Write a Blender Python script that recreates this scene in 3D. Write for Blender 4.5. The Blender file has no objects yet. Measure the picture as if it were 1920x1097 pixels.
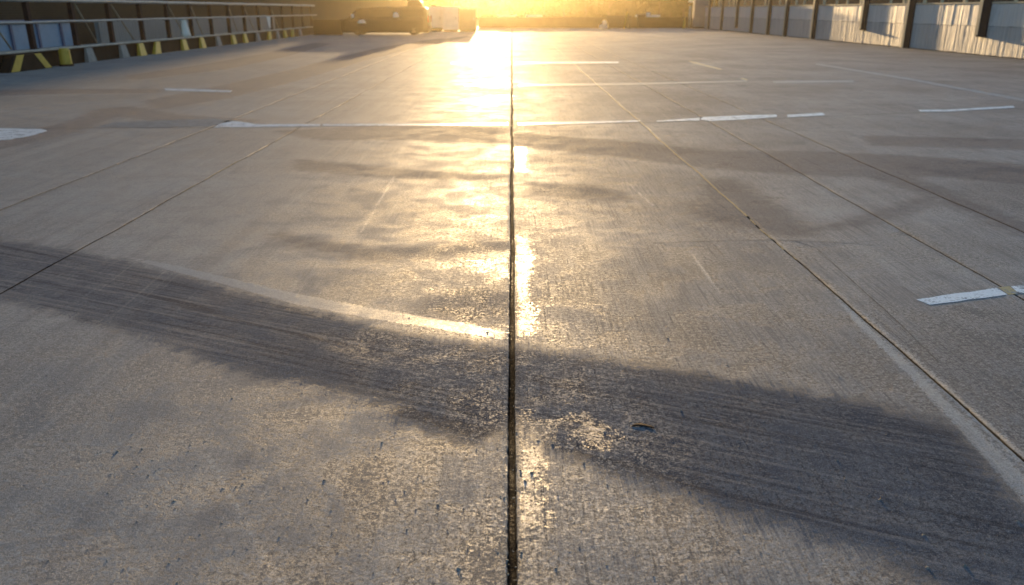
import bpy, math, random
import numpy as np
from mathutils import Vector, Matrix

random.seed(7)
RNG = np.random.default_rng(7)
SC = bpy.context.scene
COL = SC.collection
R = math.radians

# ------------------------------------------------------------------ camera, sky, sun, exposure
CAM_H = 1.4
F_PX = 1500.0                       # focal length in photograph pixels (1920 wide)
PITCH = math.atan(530.0 / F_PX)
cam_d = bpy.data.cameras.new('camera')
cam_d.sensor_width = 36.0
cam_d.lens = 36.0 * F_PX / 1920.0
cam_d.clip_start = 0.05
cam_d.clip_end = 3000
cam_d.dof.use_dof = True
cam_d.dof.focus_distance = 3.4
cam_d.dof.aperture_fstop = 3.2
cam = bpy.data.objects.new('camera', cam_d)
COL.objects.link(cam)
cam.location = (0, 0, CAM_H)
cam.rotation_euler = (math.pi / 2 - PITCH, 0, 0)
SC.camera = cam

SUN_EL = R(4.3)
SUN_AZ = R(-1.4)                    # negative: to the left of straight ahead (+Y)
world = bpy.data.worlds.new("World")
SC.world = world
world.use_nodes = True
wn = world.node_tree.nodes
wl = world.node_tree.links
wn.clear()
sky = wn.new('ShaderNodeTexSky')
sky.sky_type = 'NISHITA'
sky.sun_disc = False
sky.sun_elevation = SUN_EL
sky.sun_rotation = SUN_AZ
sky.air_density = 1.0
sky.dust_density = 0.8
sky.ozone_density = 2.4
bg = wn.new('ShaderNodeBackground')
bg.inputs['Strength'].default_value = 0.15
wo = wn.new('ShaderNodeOutputWorld')
wl.new(sky.outputs[0], bg.inputs['Color'])
wl.new(bg.outputs[0], wo.inputs['Surface'])

sun_d = bpy.data.lights.new('sun', 'SUN')
sun_d.energy = 2.6
sun_d.angle = R(0.53)
sun_d.color = (1.0, 0.67, 0.32)
sun = bpy.data.objects.new('sun', sun_d)
COL.objects.link(sun)
SUN_DIR = Vector((math.sin(SUN_AZ) * math.cos(SUN_EL), math.cos(SUN_AZ) * math.cos(SUN_EL), math.sin(SUN_EL)))
sun.rotation_euler = SUN_DIR.to_track_quat('Z', 'Y').to_euler()
sun.location = (0, 40, 30)

SC.view_settings.view_transform = 'Standard'
SC.view_settings.look = 'None'
SC.view_settings.gamma = 1.0
SC.view_settings.exposure = 1.52
SC.cycles.volume_bounces = 1
SC.cycles.use_denoising = True
SC.cycles.max_bounces = 8
SC.cycles.sample_clamp_indirect = 4.0
SC.cycles.caustics_reflective = False
SC.cycles.caustics_refractive = False


# ------------------------------------------------------------------ measuring: photograph pixel -> point on the ground
def gpt(px, py, z=0.0):
    dx = (px - 960.0) / F_PX
    dy = -(py - 548.5) / F_PX
    Y = math.cos(PITCH) + dy * math.sin(PITCH)
    Z = -math.sin(PITCH) + dy * math.cos(PITCH)
    t = (z - CAM_H) / Z
    return (dx * t, Y * t)


def poly(pts):
    return [gpt(*p) for p in pts]


# ------------------------------------------------------------------ helpers
def tag(o, label=None, cat=None, group=None, kind=None):
    if label: o['label'] = label
    if cat: o['category'] = cat
    if group: o['group'] = group
    if kind: o['kind'] = kind
    return o


def empty(name, loc=(0, 0, 0), rz=0.0):
    o = bpy.data.objects.new(name, None)
    o.empty_display_size = 0.2
    COL.objects.link(o)
    o.location = loc
    o.rotation_euler = (0, 0, rz)
    return o


class MB:
    """collects boxes, bars, prisms into one mesh"""
    def __init__(self):
        self.v = []
        self.f = []

    def add(self, vs, fs):
        b = len(self.v)
        self.v += [tuple(p) for p in vs]
        self.f += [tuple(i + b for i in f) for f in fs]
        return self

    def box(self, x0, x1, y0, y1, z0, z1):
        return self.add([(x0, y0, z0), (x1, y0, z0), (x1, y1, z0), (x0, y1, z0),
                         (x0, y0, z1), (x1, y0, z1), (x1, y1, z1), (x0, y1, z1)],
                        [(0, 3, 2, 1), (4, 5, 6, 7), (0, 1, 5, 4), (1, 2, 6, 5), (2, 3, 7, 6), (3, 0, 4, 7)])

    def prism(self, pts, axis, a, b):
        """polygon pts (2-D) extruded along axis from a to b; axis 'x': pts=(y,z), 'y': pts=(x,z), 'z': pts=(x,y)"""
        n = len(pts)
        def P(p, t):
            return {'x': (t, p[0], p[1]), 'y': (p[0], t, p[1]), 'z': (p[0], p[1], t)}[axis]
        vs = [P(p, a) for p in pts] + [P(p, b) for p in pts]
        fs = [tuple(range(n))[::-1], tuple(range(n, 2 * n))]
        fs += [(i, (i + 1) % n, n + (i + 1) % n, n + i) for i in range(n)]
        return self.add(vs, fs)

    def tube(self, path, r, n=8, cap=True):
        path = [Vector(p) for p in path]
        rs = r if isinstance(r, (list, tuple)) else [r] * len(path)
        rings = []
        for i, p in enumerate(path):
            d = (path[min(i + 1, len(path) - 1)] - path[max(i - 1, 0)]).normalized()
            u = d.orthogonal().normalized() if abs(d.z) < 0.95 else Vector((1, 0, 0))
            u = (u - d * u.dot(d)).normalized()
            w = d.cross(u)
            rings.append([p + (u * math.cos(2 * math.pi * k / n) + w * math.sin(2 * math.pi * k / n)) * rs[i] for k in range(n)])
        vs = [q for rg in rings for q in rg]
        fs = []
        for i in range(len(path) - 1):
            for k in range(n):
                fs.append((i * n + k, i * n + (k + 1) % n, (i + 1) * n + (k + 1) % n, (i + 1) * n + k))
        if cap:
            fs.append(tuple(range(n))[::-1])
            fs.append(tuple((len(path) - 1) * n + k for k in range(n)))
        return self.add(vs, fs)

    def build(self, name, mat, parent=None, bevel=0.0, smooth=False, seg=2):
        me = bpy.data.meshes.new(name)
        me.from_pydata(self.v, [], self.f)
        me.validate()
        me.update()
        if mat: me.materials.append(mat)
        o = bpy.data.objects.new(name, me)
        COL.objects.link(o)
        if parent: o.parent = parent
        if smooth:
            me.polygons.foreach_set('use_smooth', [True] * len(me.polygons))
        if bevel:
            m = o.modifiers.new('bevel', 'BEVEL')
            m.width = bevel
            m.segments = seg
            m.limit_method = 'ANGLE'
        return o


class Nodes:
    """short-hand for building node materials"""
    def __init__(self, name):
        self.m = bpy.data.materials.new(name)
        self.m.use_nodes = True
        self.t = self.m.node_tree
        self.t.nodes.clear()
        self.out = self.t.nodes.new('ShaderNodeOutputMaterial')
        self.co = self.t.nodes.new('ShaderNodeTexCoord').outputs['Object']

    def put(self, s, v):
        if hasattr(v, 'is_linked') or isinstance(v, bpy.types.NodeSocket):
            self.t.links.new(v, s)
        elif v is not None:
            s.default_value = v if not (isinstance(v, tuple) and len(v) == 3 and s.type == 'RGBA') else (*v, 1)

    def node(self, kind, ins=None, **props):
        n = self.t.nodes.new(kind)
        for k, v in props.items(): setattr(n, k, v)
        for k, v in (ins or {}).items(): self.put(n.inputs[k], v)
        return n

    def scaled(self, sx, sy, sz, off=(0, 0, 0), rot=0.0):
        v = self.co
        if rot: v = self.node('ShaderNodeMapping', {'Vector': v, 'Rotation': (0, 0, rot)}).outputs[0]
        return self.node('ShaderNodeMapping', {'Vector': v, 'Scale': (sx, sy, sz), 'Location': off}).outputs[0]

    def noise(self, scale, detail=4.0, rough=0.55, vec=None, dist=0.0):
        return self.node('ShaderNodeTexNoise', {'Vector': vec or self.co, 'Scale': scale, 'Detail': detail, 'Roughness': rough, 'Distortion': dist}).outputs['Fac']

    def voro(self, scale, vec=None, feature='F1'):
        return self.node('ShaderNodeTexVoronoi', {'Vector': vec or self.co, 'Scale': scale}, feature=feature).outputs['Distance']

    def math(self, op, a, b=0.0, c=0.0, clamp=False):
        n = self.t.nodes.new('ShaderNodeMath')
        n.operation = op
        n.use_clamp = clamp
        for i, v in enumerate((a, b, c)): self.put(n.inputs[i], v)
        return n.outputs[0]

    def ramp(self, v, a, b, lo=0.0, hi=1.0, smooth=True):
        n = self.node('ShaderNodeMapRange', {'Value': v, 'From Min': a, 'From Max': b, 'To Min': lo, 'To Max': hi})
        n.interpolation_type = 'SMOOTHSTEP' if smooth else 'LINEAR'
        return n.outputs[0]

    def mix(self, f, a, b, mode='MIX'):
        n = self.t.nodes.new('ShaderNodeMix')
        n.data_type = 'RGBA'
        n.blend_type = mode
        self.put(n.inputs[0], f)
        self.put(n.inputs[6], a)
        self.put(n.inputs[7], b)
        return n.outputs[2]

    def attr(self, name):
        n = self.t.nodes.new('ShaderNodeAttribute')
        n.attribute_name = name
        return n.outputs['Fac']

    def bump(self, h, dist, strength=1.0, normal=None):
        return self.node('ShaderNodeBump', {'Height': h, 'Distance': dist, 'Strength': strength, 'Normal': normal}).outputs[0]

    def surf(self, color, rough, normal=None, metal=0.0, spec=0.5, **kw):
        p = self.node('ShaderNodeBsdfPrincipled', {'Base Color': color, 'Roughness': rough, 'Normal': normal, 'Metallic': metal, 'Specular IOR Level': spec})
        for k, v in kw.items(): self.put(p.inputs[k], v)
        self.t.links.new(p.outputs[0], self.out.inputs['Surface'])
        self.p = p
        return self.m


def simple(name, c1, c2, rough=0.6, scale=3.0, metal=0.0, bump=0.0, spec=0.5, stretch=None, **kw):
    """two-tone weathered surface"""
    n = Nodes(name)
    vec = n.scaled(*stretch) if stretch else None
    a = n.noise(scale, 6, 0.6, vec)
    b = n.noise(scale * 9, 3, 0.6, vec)
    f = n.math('ADD', n.math('MULTIPLY', a, 0.7), n.math('MULTIPLY', b, 0.3))
    col = n.mix(n.ramp(f, 0.36, 0.64), c1, c2)
    nor = n.bump(f, bump) if bump else None
    return n.surf(col, n.ramp(b, 0.3, 0.7, rough - 0.08, rough + 0.08), nor, metal, spec, **kw)


# ------------------------------------------------------------------ deck material
def concrete_material():
    n = Nodes('broomed_concrete')
    big = n.noise(0.55, 5, 0.6)
    mid = n.noise(3.2, 8, 0.62, None, 0.4)
    mid2 = n.noise(11.0, 6, 0.65)
    fine = n.noise(85.0, 3, 0.6)
    grit = n.noise(240.0, 2, 0.6)
    broom = n.noise(1.0, 4, 0.65, n.scaled(78, 1.6, 1))
    broom2 = n.noise(1.0, 3, 0.6, n.scaled(230, 5, 1, (3, 1, 0)))
    swirl = n.noise(1.0, 6, 0.62, n.scaled(0.55, 9.0, 1, (0, 0, 0), R(27)), 0.3)
    drag = n.noise(1.0, 3, 0.6, n.scaled(0.9, 38.0, 1, (4, 0, 0), R(24)))
    cell = n.voro(60.0)
    stone = n.voro(22.0, n.scaled(1, 1, 1, (0.3, 0.7, 0)))
    sx = n.node('ShaderNodeSeparateXYZ', {'Vector': n.co}).outputs
    # how strongly the broom marks show: right slab strong, left slab faint
    bstr = n.math('ADD', n.ramp(sx[0], -0.7, 0.5, 0.3, 1.0), 0.0)
    bstr = n.math('MULTIPLY', bstr, n.ramp(mid, 0.36, 0.58, 0.35, 1.0))

    gn = n.noise(48.0, 6, 0.88)          # granular break-up of every edge
    gn2 = n.noise(130.0, 4, 0.8)
    gsum = n.math('ADD', n.math('MULTIPLY', n.math('SUBTRACT', gn, 0.5), 0.6), n.math('MULTIPLY', n.math('SUBTRACT', gn2, 0.5), 0.4))
    bro0 = n.math('MULTIPLY', n.math('SUBTRACT', broom, 0.5), bstr)

    def mask(attr, w, amp_mid, amp_grain, amp_broom=0.0, push=0.0):
        s = n.math('ADD', n.attr(attr), n.math('MULTIPLY', n.math('SUBTRACT', mid2, 0.5), amp_mid))
        s = n.math('ADD', s, n.math('MULTIPLY', gsum, amp_grain))
        if amp_broom: s = n.math('ADD', s, n.math('MULTIPLY', bro0, amp_broom))
        return n.ramp(s, -w - push, w - push)

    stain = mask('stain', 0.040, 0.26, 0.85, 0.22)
    soft = mask('faded', 0.10, 0.26, 0.70, 0.10, 0.04)  # dark patches and painted shadow streaks share this mask
    light = mask('patch', 0.008, 0.016, 0.11, 0.02)
    wet = mask('wet', 0.018, 0.20, 0.55, 0.10)
    wet = n.math('MULTIPLY', wet, n.ramp(n.math('ADD', n.math('MULTIPLY', gsum, 1.2), n.math('MULTIPLY', n.math('SUBTRACT', mid2, 0.5), 0.5)), -0.05, 0.03, 0.12, 1.0))
    wet = n.math('MULTIPLY', wet, n.ramp(sx[0], -0.05, 0.0, 0.35, 1.0))
    # thin polished cement film, worn through to dark grain in places
    fw = n.math('ADD', n.math('MULTIPLY', n.math('SUBTRACT', mid, 0.5), 0.55), n.math('MULTIPLY', gsum, 1.15))
    fw = n.math('ADD', fw, n.math('MULTIPLY', bro0, 0.75))
    fw = n.math('ADD', fw, n.math('MULTIPLY', n.math('SUBTRACT', big, 0.5), 0.35))
    worn = n.math('MULTIPLY', n.ramp(fw, -0.02, -0.075), n.math('MULTIPLY', n.math('SUBTRACT', 1.0, n.math('MULTIPLY', light, 0.7)), n.ramp(sx[0], -1.3, -0.15, 0.4, 1.0)))
    joint = n.attr('joint')
    # sun sparkle down the middle of the deck, partly lightened into the colour
    glint = n.math('MULTIPLY', n.ramp(n.math('ADD', gsum, n.math('MULTIPLY', bro0, 0.10)), 0.012, 0.05), n.ramp(n.attr('glint'), -0.15, 0.45))
    glint = n.math('MULTIPLY', glint, n.ramp(mid2, 0.40, 0.55, 0.35, 1.0))
    grain = n.noise(310.0, 2, 0.7)
    scr = n.noise(1.0, 2, 0.5, n.scaled(34, 0.32, 1, (7, 2, 0), R(-3)))
    scratch = n.math('MULTIPLY', n.ramp(scr, 0.655, 0.69), n.ramp(big, 0.45, 0.6))
    scuff = n.noise(1.0, 5, 0.65, n.scaled(2.2, 22, 1, (1, 5, 0), R(9)))

    # --- base colour: cement with blotches, broom streaks, dirt, painted shadow and sparkle
    col = n.mix(n.ramp(big, 0.35, 0.65), (0.225, 0.220, 0.212), (0.30, 0.288, 0.272))
    col = n.mix(n.math('MULTIPLY', worn, 0.78), col, (0.075, 0.080, 0.094))
    col = n.mix(n.ramp(mid, 0.44, 0.70, 0, 0.55), col, (0.120, 0.124, 0.136))
    band = n.noise(1.0, 5, 0.7, n.scaled(7.5, 0.30, 1, (5, 3, 0)))
    col = n.mix(n.ramp(band, 0.50, 0.66, 0, 0.5), col, (0.110, 0.114, 0.126))
    col = n.mix(n.ramp(band, 0.46, 0.36, 0, 0.35), col, (0.36, 0.345, 0.32))
    col = n.mix(n.math('MULTIPLY', n.ramp(broom, 0.47, 0.60), n.math('MULTIPLY', n.math('MULTIPLY', bstr, n.math('SUBTRACT', 1.0, n.math('MULTIPLY', stain, 0.6))), 0.9)), col, (0.095, 0.098, 0.110))
    col = n.mix(n.ramp(gsum, 0.03, 0.12, 0, 0.5), col, (0.38, 0.36, 0.33))
    col = n.mix(n.ramp(mid2, 0.56, 0.75, 0, 0.3), col, (0.12, 0.12, 0.125))
    tyre = n.noise(1.0, 4, 0.6, n.scaled(0.7, 26, 1, (2, 9, 0), R(-16)))
    col = n.mix(n.math('MULTIPLY', n.math('MULTIPLY', n.ramp(tyre, 0.58, 0.68), n.ramp(big, 0.42, 0.55)), 0.5), col, (0.10, 0.102, 0.11))
    col = n.mix(n.math('MULTIPLY', n.ramp(scuff, 0.58, 0.70), 0.38), col, (0.095, 0.095, 0.10))
    col = n.mix(n.math('MULTIPLY', soft, n.ramp(mid2, 0.3, 0.6, 0.65, 0.95)), col, (0.066, 0.076, 0.100))  # cast-shadow streaks go into the colour with the dark patches
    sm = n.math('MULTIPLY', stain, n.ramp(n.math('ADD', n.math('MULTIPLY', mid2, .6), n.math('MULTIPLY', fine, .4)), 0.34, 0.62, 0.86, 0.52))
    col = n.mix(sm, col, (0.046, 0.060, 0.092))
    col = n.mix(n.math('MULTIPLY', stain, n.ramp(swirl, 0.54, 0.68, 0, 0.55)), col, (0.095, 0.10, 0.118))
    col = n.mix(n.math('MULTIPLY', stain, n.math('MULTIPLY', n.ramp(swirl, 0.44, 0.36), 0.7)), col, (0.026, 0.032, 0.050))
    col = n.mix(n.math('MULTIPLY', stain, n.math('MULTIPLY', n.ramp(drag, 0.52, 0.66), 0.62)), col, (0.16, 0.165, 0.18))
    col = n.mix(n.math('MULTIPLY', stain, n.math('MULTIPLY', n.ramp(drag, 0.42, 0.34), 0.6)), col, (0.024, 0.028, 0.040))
    col = n.mix(n.math('MULTIPLY', light, n.ramp(mid2, 0.35, 0.7, 0.95, 0.55)), col, n.mix(n.ramp(mid2, 0.35, 0.65), (0.33, 0.32, 0.305), (0.41, 0.395, 0.37)))
    col = n.mix(n.math('MULTIPLY', scratch, 0.22), col, (0.38, 0.36, 0.33))
    col = n.mix(n.ramp(grit, 0.36, 0.52, 0.75, 0.0), col, (0.05, 0.053, 0.062))
    col = n.mix(n.ramp(grain, 0.55, 0.68, 0.0, 0.6), col, (0.44, 0.42, 0.39))
    col = n.mix(n.math('MULTIPLY', glint, 0.55), col, (0.36, 0.335, 0.30))  # sparkle lightened into the colour
    vary = n.math('MAXIMUM', n.math('MULTIPLY_ADD', gsum, 3.4, 1.0), 0.35)
    col = n.node('ShaderNodeVectorMath', {0: col, 3: vary}, operation='SCALE').outputs[0]
    pits = n.ramp(stone, 0.05, 0.11, 1.0, 0.0)
    pits = n.math('MULTIPLY', pits, n.ramp(mid2, 0.50, 0.58))
    col = n.mix(n.math('MULTIPLY', pits, 0.75), col, (0.05, 0.05, 0.052))
    grime = n.mix(n.ramp(mid2, 0.42, 0.62), (0.008, 0.007, 0.008), (0.024, 0.016, 0.012))
    grime = n.mix(n.ramp(fine, 0.64, 0.70), grime, (0.12, 0.06, 0.028))
    col = n.mix(joint, col, grime)

    # --- gloss: trowelled cement shines, stained and broomed parts do not
    ro = n.ramp(mid, 0.35, 0.65, 0.59, 0.75)
    ro = n.math('ADD', ro, n.math('MULTIPLY', n.ramp(broom, 0.42, 0.62), n.math('MULTIPLY', bstr, 0.09)))
    ro = n.math('ADD', ro, n.math('MULTIPLY', n.math('SUBTRACT', fine, 0.5), 0.35))
    ro = n.math('ADD', ro, n.math('MULTIPLY', n.math('SUBTRACT', grain, 0.5), 0.5))
    ro = n.math('ADD', ro, n.math('MULTIPLY', soft, 0.10))
    ro = n.math('ADD', ro, n.math('MULTIPLY', stain, 0.2))
    ro = n.math('ADD', ro, n.math('MULTIPLY', glint, -0.17))
    ro = n.math('ADD', ro, n.math('MULTIPLY', worn, 0.12))
    ro = n.math('ADD', ro, n.math('MULTIPLY', wet, -0.24))
    ro = n.math('ADD', ro, n.math('MULTIPLY', light, -0.14))
    ro = n.math('ADD', ro, n.math('MULTIPLY', joint, 0.3))
    ro = n.math('MAXIMUM', n.math('MINIMUM', ro, 0.95), 0.16)
    sp = n.math('SUBTRACT', 0.85, n.math('MULTIPLY', n.math('MULTIPLY', stain, n.ramp(drag, 0.52, 0.64, 1.0, 0.7)), 0.78))
    sp = n.math('MULTIPLY', sp, n.math('SUBTRACT', 1.0, n.math('MULTIPLY', worn, 0.6)))
    sp = n.math('ADD', sp, n.math('MULTIPLY', wet, 0.5))
    sp = n.math('SUBTRACT', sp, n.math('MULTIPLY', soft, 0.2))
    sp = n.math('MAXIMUM', sp, 0.0)
    sp = n.math('ADD', sp, n.math('MULTIPLY', glint, 0.7))
    sp = n.math('ADD', sp, n.math('MULTIPLY', n.math('MULTIPLY', n.ramp(grain, 0.62, 0.68), n.math('SUBTRACT', 1.0, n.math('MULTIPLY', stain, 0.6))), 0.4))
    sp = n.math('MULTIPLY', sp, n.math('SUBTRACT', 1.0, n.math('MULTIPLY', joint, 0.8)))

    # --- relief
    flat = n.math('SUBTRACT', 1.0, n.math('MULTIPLY', wet, 0.3))
    h = n.math('MULTIPLY', n.math('MULTIPLY', broom, n.math('MULTIPLY', bstr, n.ramp(sx[1], 2.6, 6.0, 1.0, 0.3))), 0.0021)
    h = n.math('ADD', h, n.math('MULTIPLY', n.math('MULTIPLY', broom2, bstr), 0.0005))
    h = n.math('ADD', h, n.math('MULTIPLY', fine, 0.0010))
    h = n.math('ADD', h, n.math('MULTIPLY', gn, 0.0014))
    h = n.math('ADD', h, n.math('MULTIPLY', worn, -0.0006))
    h = n.math('ADD', h, n.math('MULTIPLY', grit, 0.0009))
    h = n.math('ADD', h, n.math('MULTIPLY', grain, 0.0004))
    h = n.math('MULTIPLY', h, flat)
    h = n.math('ADD', h, n.math('MULTIPLY', mid2, 0.0009))
    h = n.math('ADD', h, n.math('MULTIPLY', mid, 0.002))
    h = n.math('ADD', h, n.math('MULTIPLY', pits, -0.002))
    nor = n.bump(h, 1.0)
    return n.surf(col, ro, nor, 0.0, sp)


M = {}
M['concrete'] = concrete_material()


def paint_material(name, c1, c2, worn=0.52, rough=0.45):
    n = Nodes(name)
    a = n.noise(9, 7, 0.7)
    b = n.noise(70, 3, 0.6)
    w = n.ramp(n.math('ADD', n.math('MULTIPLY', a, 0.65), n.math('MULTIPLY', b, 0.35)), worn, worn + 0.09)
    col = n.mix(n.ramp(b, 0.3, 0.7), c1, c2)
    col = n.mix(w, col, (0.20, 0.19, 0.18))
    return n.surf(col, n.ramp(b, 0.3, 0.7, rough - 0.1, rough + 0.15), n.bump(n.math('ADD', n.math('MULTIPLY', b, 0.0008), n.math('MULTIPLY', a, 0.001)), 1.0))


M['white_paint'] = paint_material('white_road_paint', (0.86, 0.86, 0.85), (0.74, 0.74, 0.73), 0.50, 0.42)
M['worn_paint'] = paint_material('worn_road_paint', (0.38, 0.37, 0.36), (0.28, 0.27, 0.265), 0.44)
M['yellow_paint'] = paint_material('yellow_road_paint', (0.45, 0.33, 0.10), (0.36, 0.25, 0.08), 0.50)
M['sealant'] = simple('yellow_sealant', (0.34, 0.25, 0.10), (0.22, 0.165, 0.075), 0.62, 30, bump=0.003, spec=0.25)
M['filler'] = simple('tar_filler', (0.05, 0.046, 0.044), (0.09, 0.08, 0.07), 0.7, 20, bump=0.002)
M['soil'] = simple('dry_soil', (0.13, 0.11, 0.08), (0.09, 0.085, 0.05), 0.9, 0.4)

# ------------------------------------------------------------------ the deck: one sheet with real joints cut into it
JOINTS = [  # x position, width, depth, wobble
    (0.0, 0.023, 0.022, 0.0025),
    (1.69, 0.008, 0.010, 0.006),
    (2.62, 0.009, 0.010, 0.004),
    (3.41, 0.011, 0.010, 0.005),
    (-2.68, 0.010, 0.010, 0.006),
    (-3.80, 0.012, 0.012, 0.005),
]


def wob(x0, a, y):
    return x0 + a * (np.sin(y * 1.7 + x0 * 5) * 0.5 + np.sin(y * 4.3 + x0) * 0.35 + np.sin(y * 11.0 + 2 * x0) * 0.2) * np.clip(y / 3, 0.5, 3)


def sdf(P, pg):
    """signed distance to polygon, positive inside"""
    pg = np.array(pg)
    n = len(pg)
    d = np.full(len(P), 1e9)
    ins = np.zeros(len(P), bool)
    for i in range(n):
        a, b = pg[i], pg[(i + 1) % n]
        e = b - a
        w = P - a
        t = np.clip((w @ e) / max(e @ e, 1e-12), 0, 1)
        q = w - t[:, None] * e
        d = np.minimum(d, np.sqrt((q * q).sum(1)))
        c = ((a[1] <= P[:, 1]) & (b[1] > P[:, 1])) | ((b[1] <= P[:, 1]) & (a[1] > P[:, 1]))
        xi = a[0] + (P[:, 1] - a[1]) / (e[1] if abs(e[1]) > 1e-12 else 1e-12) * e[0]
        ins ^= c & (P[:, 0] < xi)
    return np.where(ins, d, -d)


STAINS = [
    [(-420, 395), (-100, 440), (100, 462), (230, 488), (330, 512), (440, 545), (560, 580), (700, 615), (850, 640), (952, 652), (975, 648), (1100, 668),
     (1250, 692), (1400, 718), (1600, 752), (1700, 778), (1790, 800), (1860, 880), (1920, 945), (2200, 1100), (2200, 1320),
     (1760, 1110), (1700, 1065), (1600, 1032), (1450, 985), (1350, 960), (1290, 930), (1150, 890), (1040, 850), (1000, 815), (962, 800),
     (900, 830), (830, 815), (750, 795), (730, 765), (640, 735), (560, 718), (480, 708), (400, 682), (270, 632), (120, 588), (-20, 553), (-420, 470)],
    [(1160, 785), (1235, 795), (1240, 812), (1170, 805)],  # shade under the leaf, painted as a dark patch
]
STREAKS_AND_SHADOWS = [  # dark surface patches, plus diagonal cast shadows painted as streaks
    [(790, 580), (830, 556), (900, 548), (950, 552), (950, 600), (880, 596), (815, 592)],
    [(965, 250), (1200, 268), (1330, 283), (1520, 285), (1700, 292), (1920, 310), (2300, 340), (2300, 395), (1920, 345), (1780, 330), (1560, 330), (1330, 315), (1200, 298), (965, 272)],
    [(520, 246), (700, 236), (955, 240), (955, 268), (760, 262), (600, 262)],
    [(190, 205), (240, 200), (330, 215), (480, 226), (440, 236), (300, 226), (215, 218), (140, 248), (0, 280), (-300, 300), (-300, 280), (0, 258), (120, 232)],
    [(880, 68), (700, 108), (560, 150), (420, 185), (300, 205), (270, 190), (420, 160), (560, 128), (700, 92), (800, 75)],  # painted shadow streak running from the van and cabinets
    [(620, 82), (540, 105), (420, 130), (250, 150), (240, 142), (400, 118), (520, 96), (590, 80)],  # second painted shadow streak, farther left
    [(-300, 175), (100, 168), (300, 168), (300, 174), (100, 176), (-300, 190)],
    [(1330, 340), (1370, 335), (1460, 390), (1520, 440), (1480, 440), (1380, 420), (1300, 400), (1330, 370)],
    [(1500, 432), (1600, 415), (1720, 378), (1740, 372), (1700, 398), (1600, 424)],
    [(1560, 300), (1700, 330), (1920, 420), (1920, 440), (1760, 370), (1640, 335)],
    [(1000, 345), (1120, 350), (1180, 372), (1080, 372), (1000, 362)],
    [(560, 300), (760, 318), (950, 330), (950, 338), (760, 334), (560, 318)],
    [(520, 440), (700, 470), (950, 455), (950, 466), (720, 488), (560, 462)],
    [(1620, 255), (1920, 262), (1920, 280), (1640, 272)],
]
PATCHES = [
    [(222, 478), (330, 498), (560, 552), (720, 582), (870, 606), (950, 622), (948, 637), (860, 622), (700, 598), (560, 572), (440, 538), (330, 510)],
    [(1548, 535), (1600, 585), (1720, 696), (1920, 891), (2100, 1070), (2100, 1120), (1920, 940), (1790, 795), (1700, 700), (1600, 600)],
    [(1556, 534), (1600, 570), (1720, 672), (1850, 790), (1920, 850), (1920, 878), (1720, 684), (1604, 579)],
    [(382, 850), (390, 850), (455, 960), (528, 1097), (520, 1097), (448, 960)],
    [(738, 330), (742, 330), (678, 436), (675, 436)],
    [(1178, 345), (1181, 345), (1227, 386), (1224, 387)],
    [(1292, 470), (1295, 470), (1353, 550), (1350, 552)],
]
WETS = [
    [(967, 445), (984, 448), (992, 500), (978, 535), (984, 565), (1000, 602), (984, 625), (967, 640)],
    [(970, 775), (1010, 790), (1040, 802), (1015, 840), (1020, 880), (1000, 920), (1020, 965), (975, 985), (968, 900)],
    [(1050, 792), (1100, 780), (1142, 815), (1120, 835), (1090, 812), (1060, 804)],
    [(967, 275), (983, 275), (981, 322), (967, 322)],
    [(936, 238), (958, 238), (958, 302), (880, 298), (930, 282)],
    [(860, 185), (958, 178), (958, 196), (900, 200)],
    [(880, 150), (957, 146), (957, 168), (905, 166)],
    [(580, 630), (660, 636), (700, 660), (760, 658), (830, 668), (790, 690), (700, 676), (620, 655)],
    [(880, 480), (950, 470), (950, 520), (900, 515)],
]


GLINTS = [
    [(860, 300), (1060, 300), (1140, 460), (1240, 660), (1330, 900), (1420, 1150), (640, 1150), (760, 820), (620, 640), (700, 470)],
]


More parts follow.
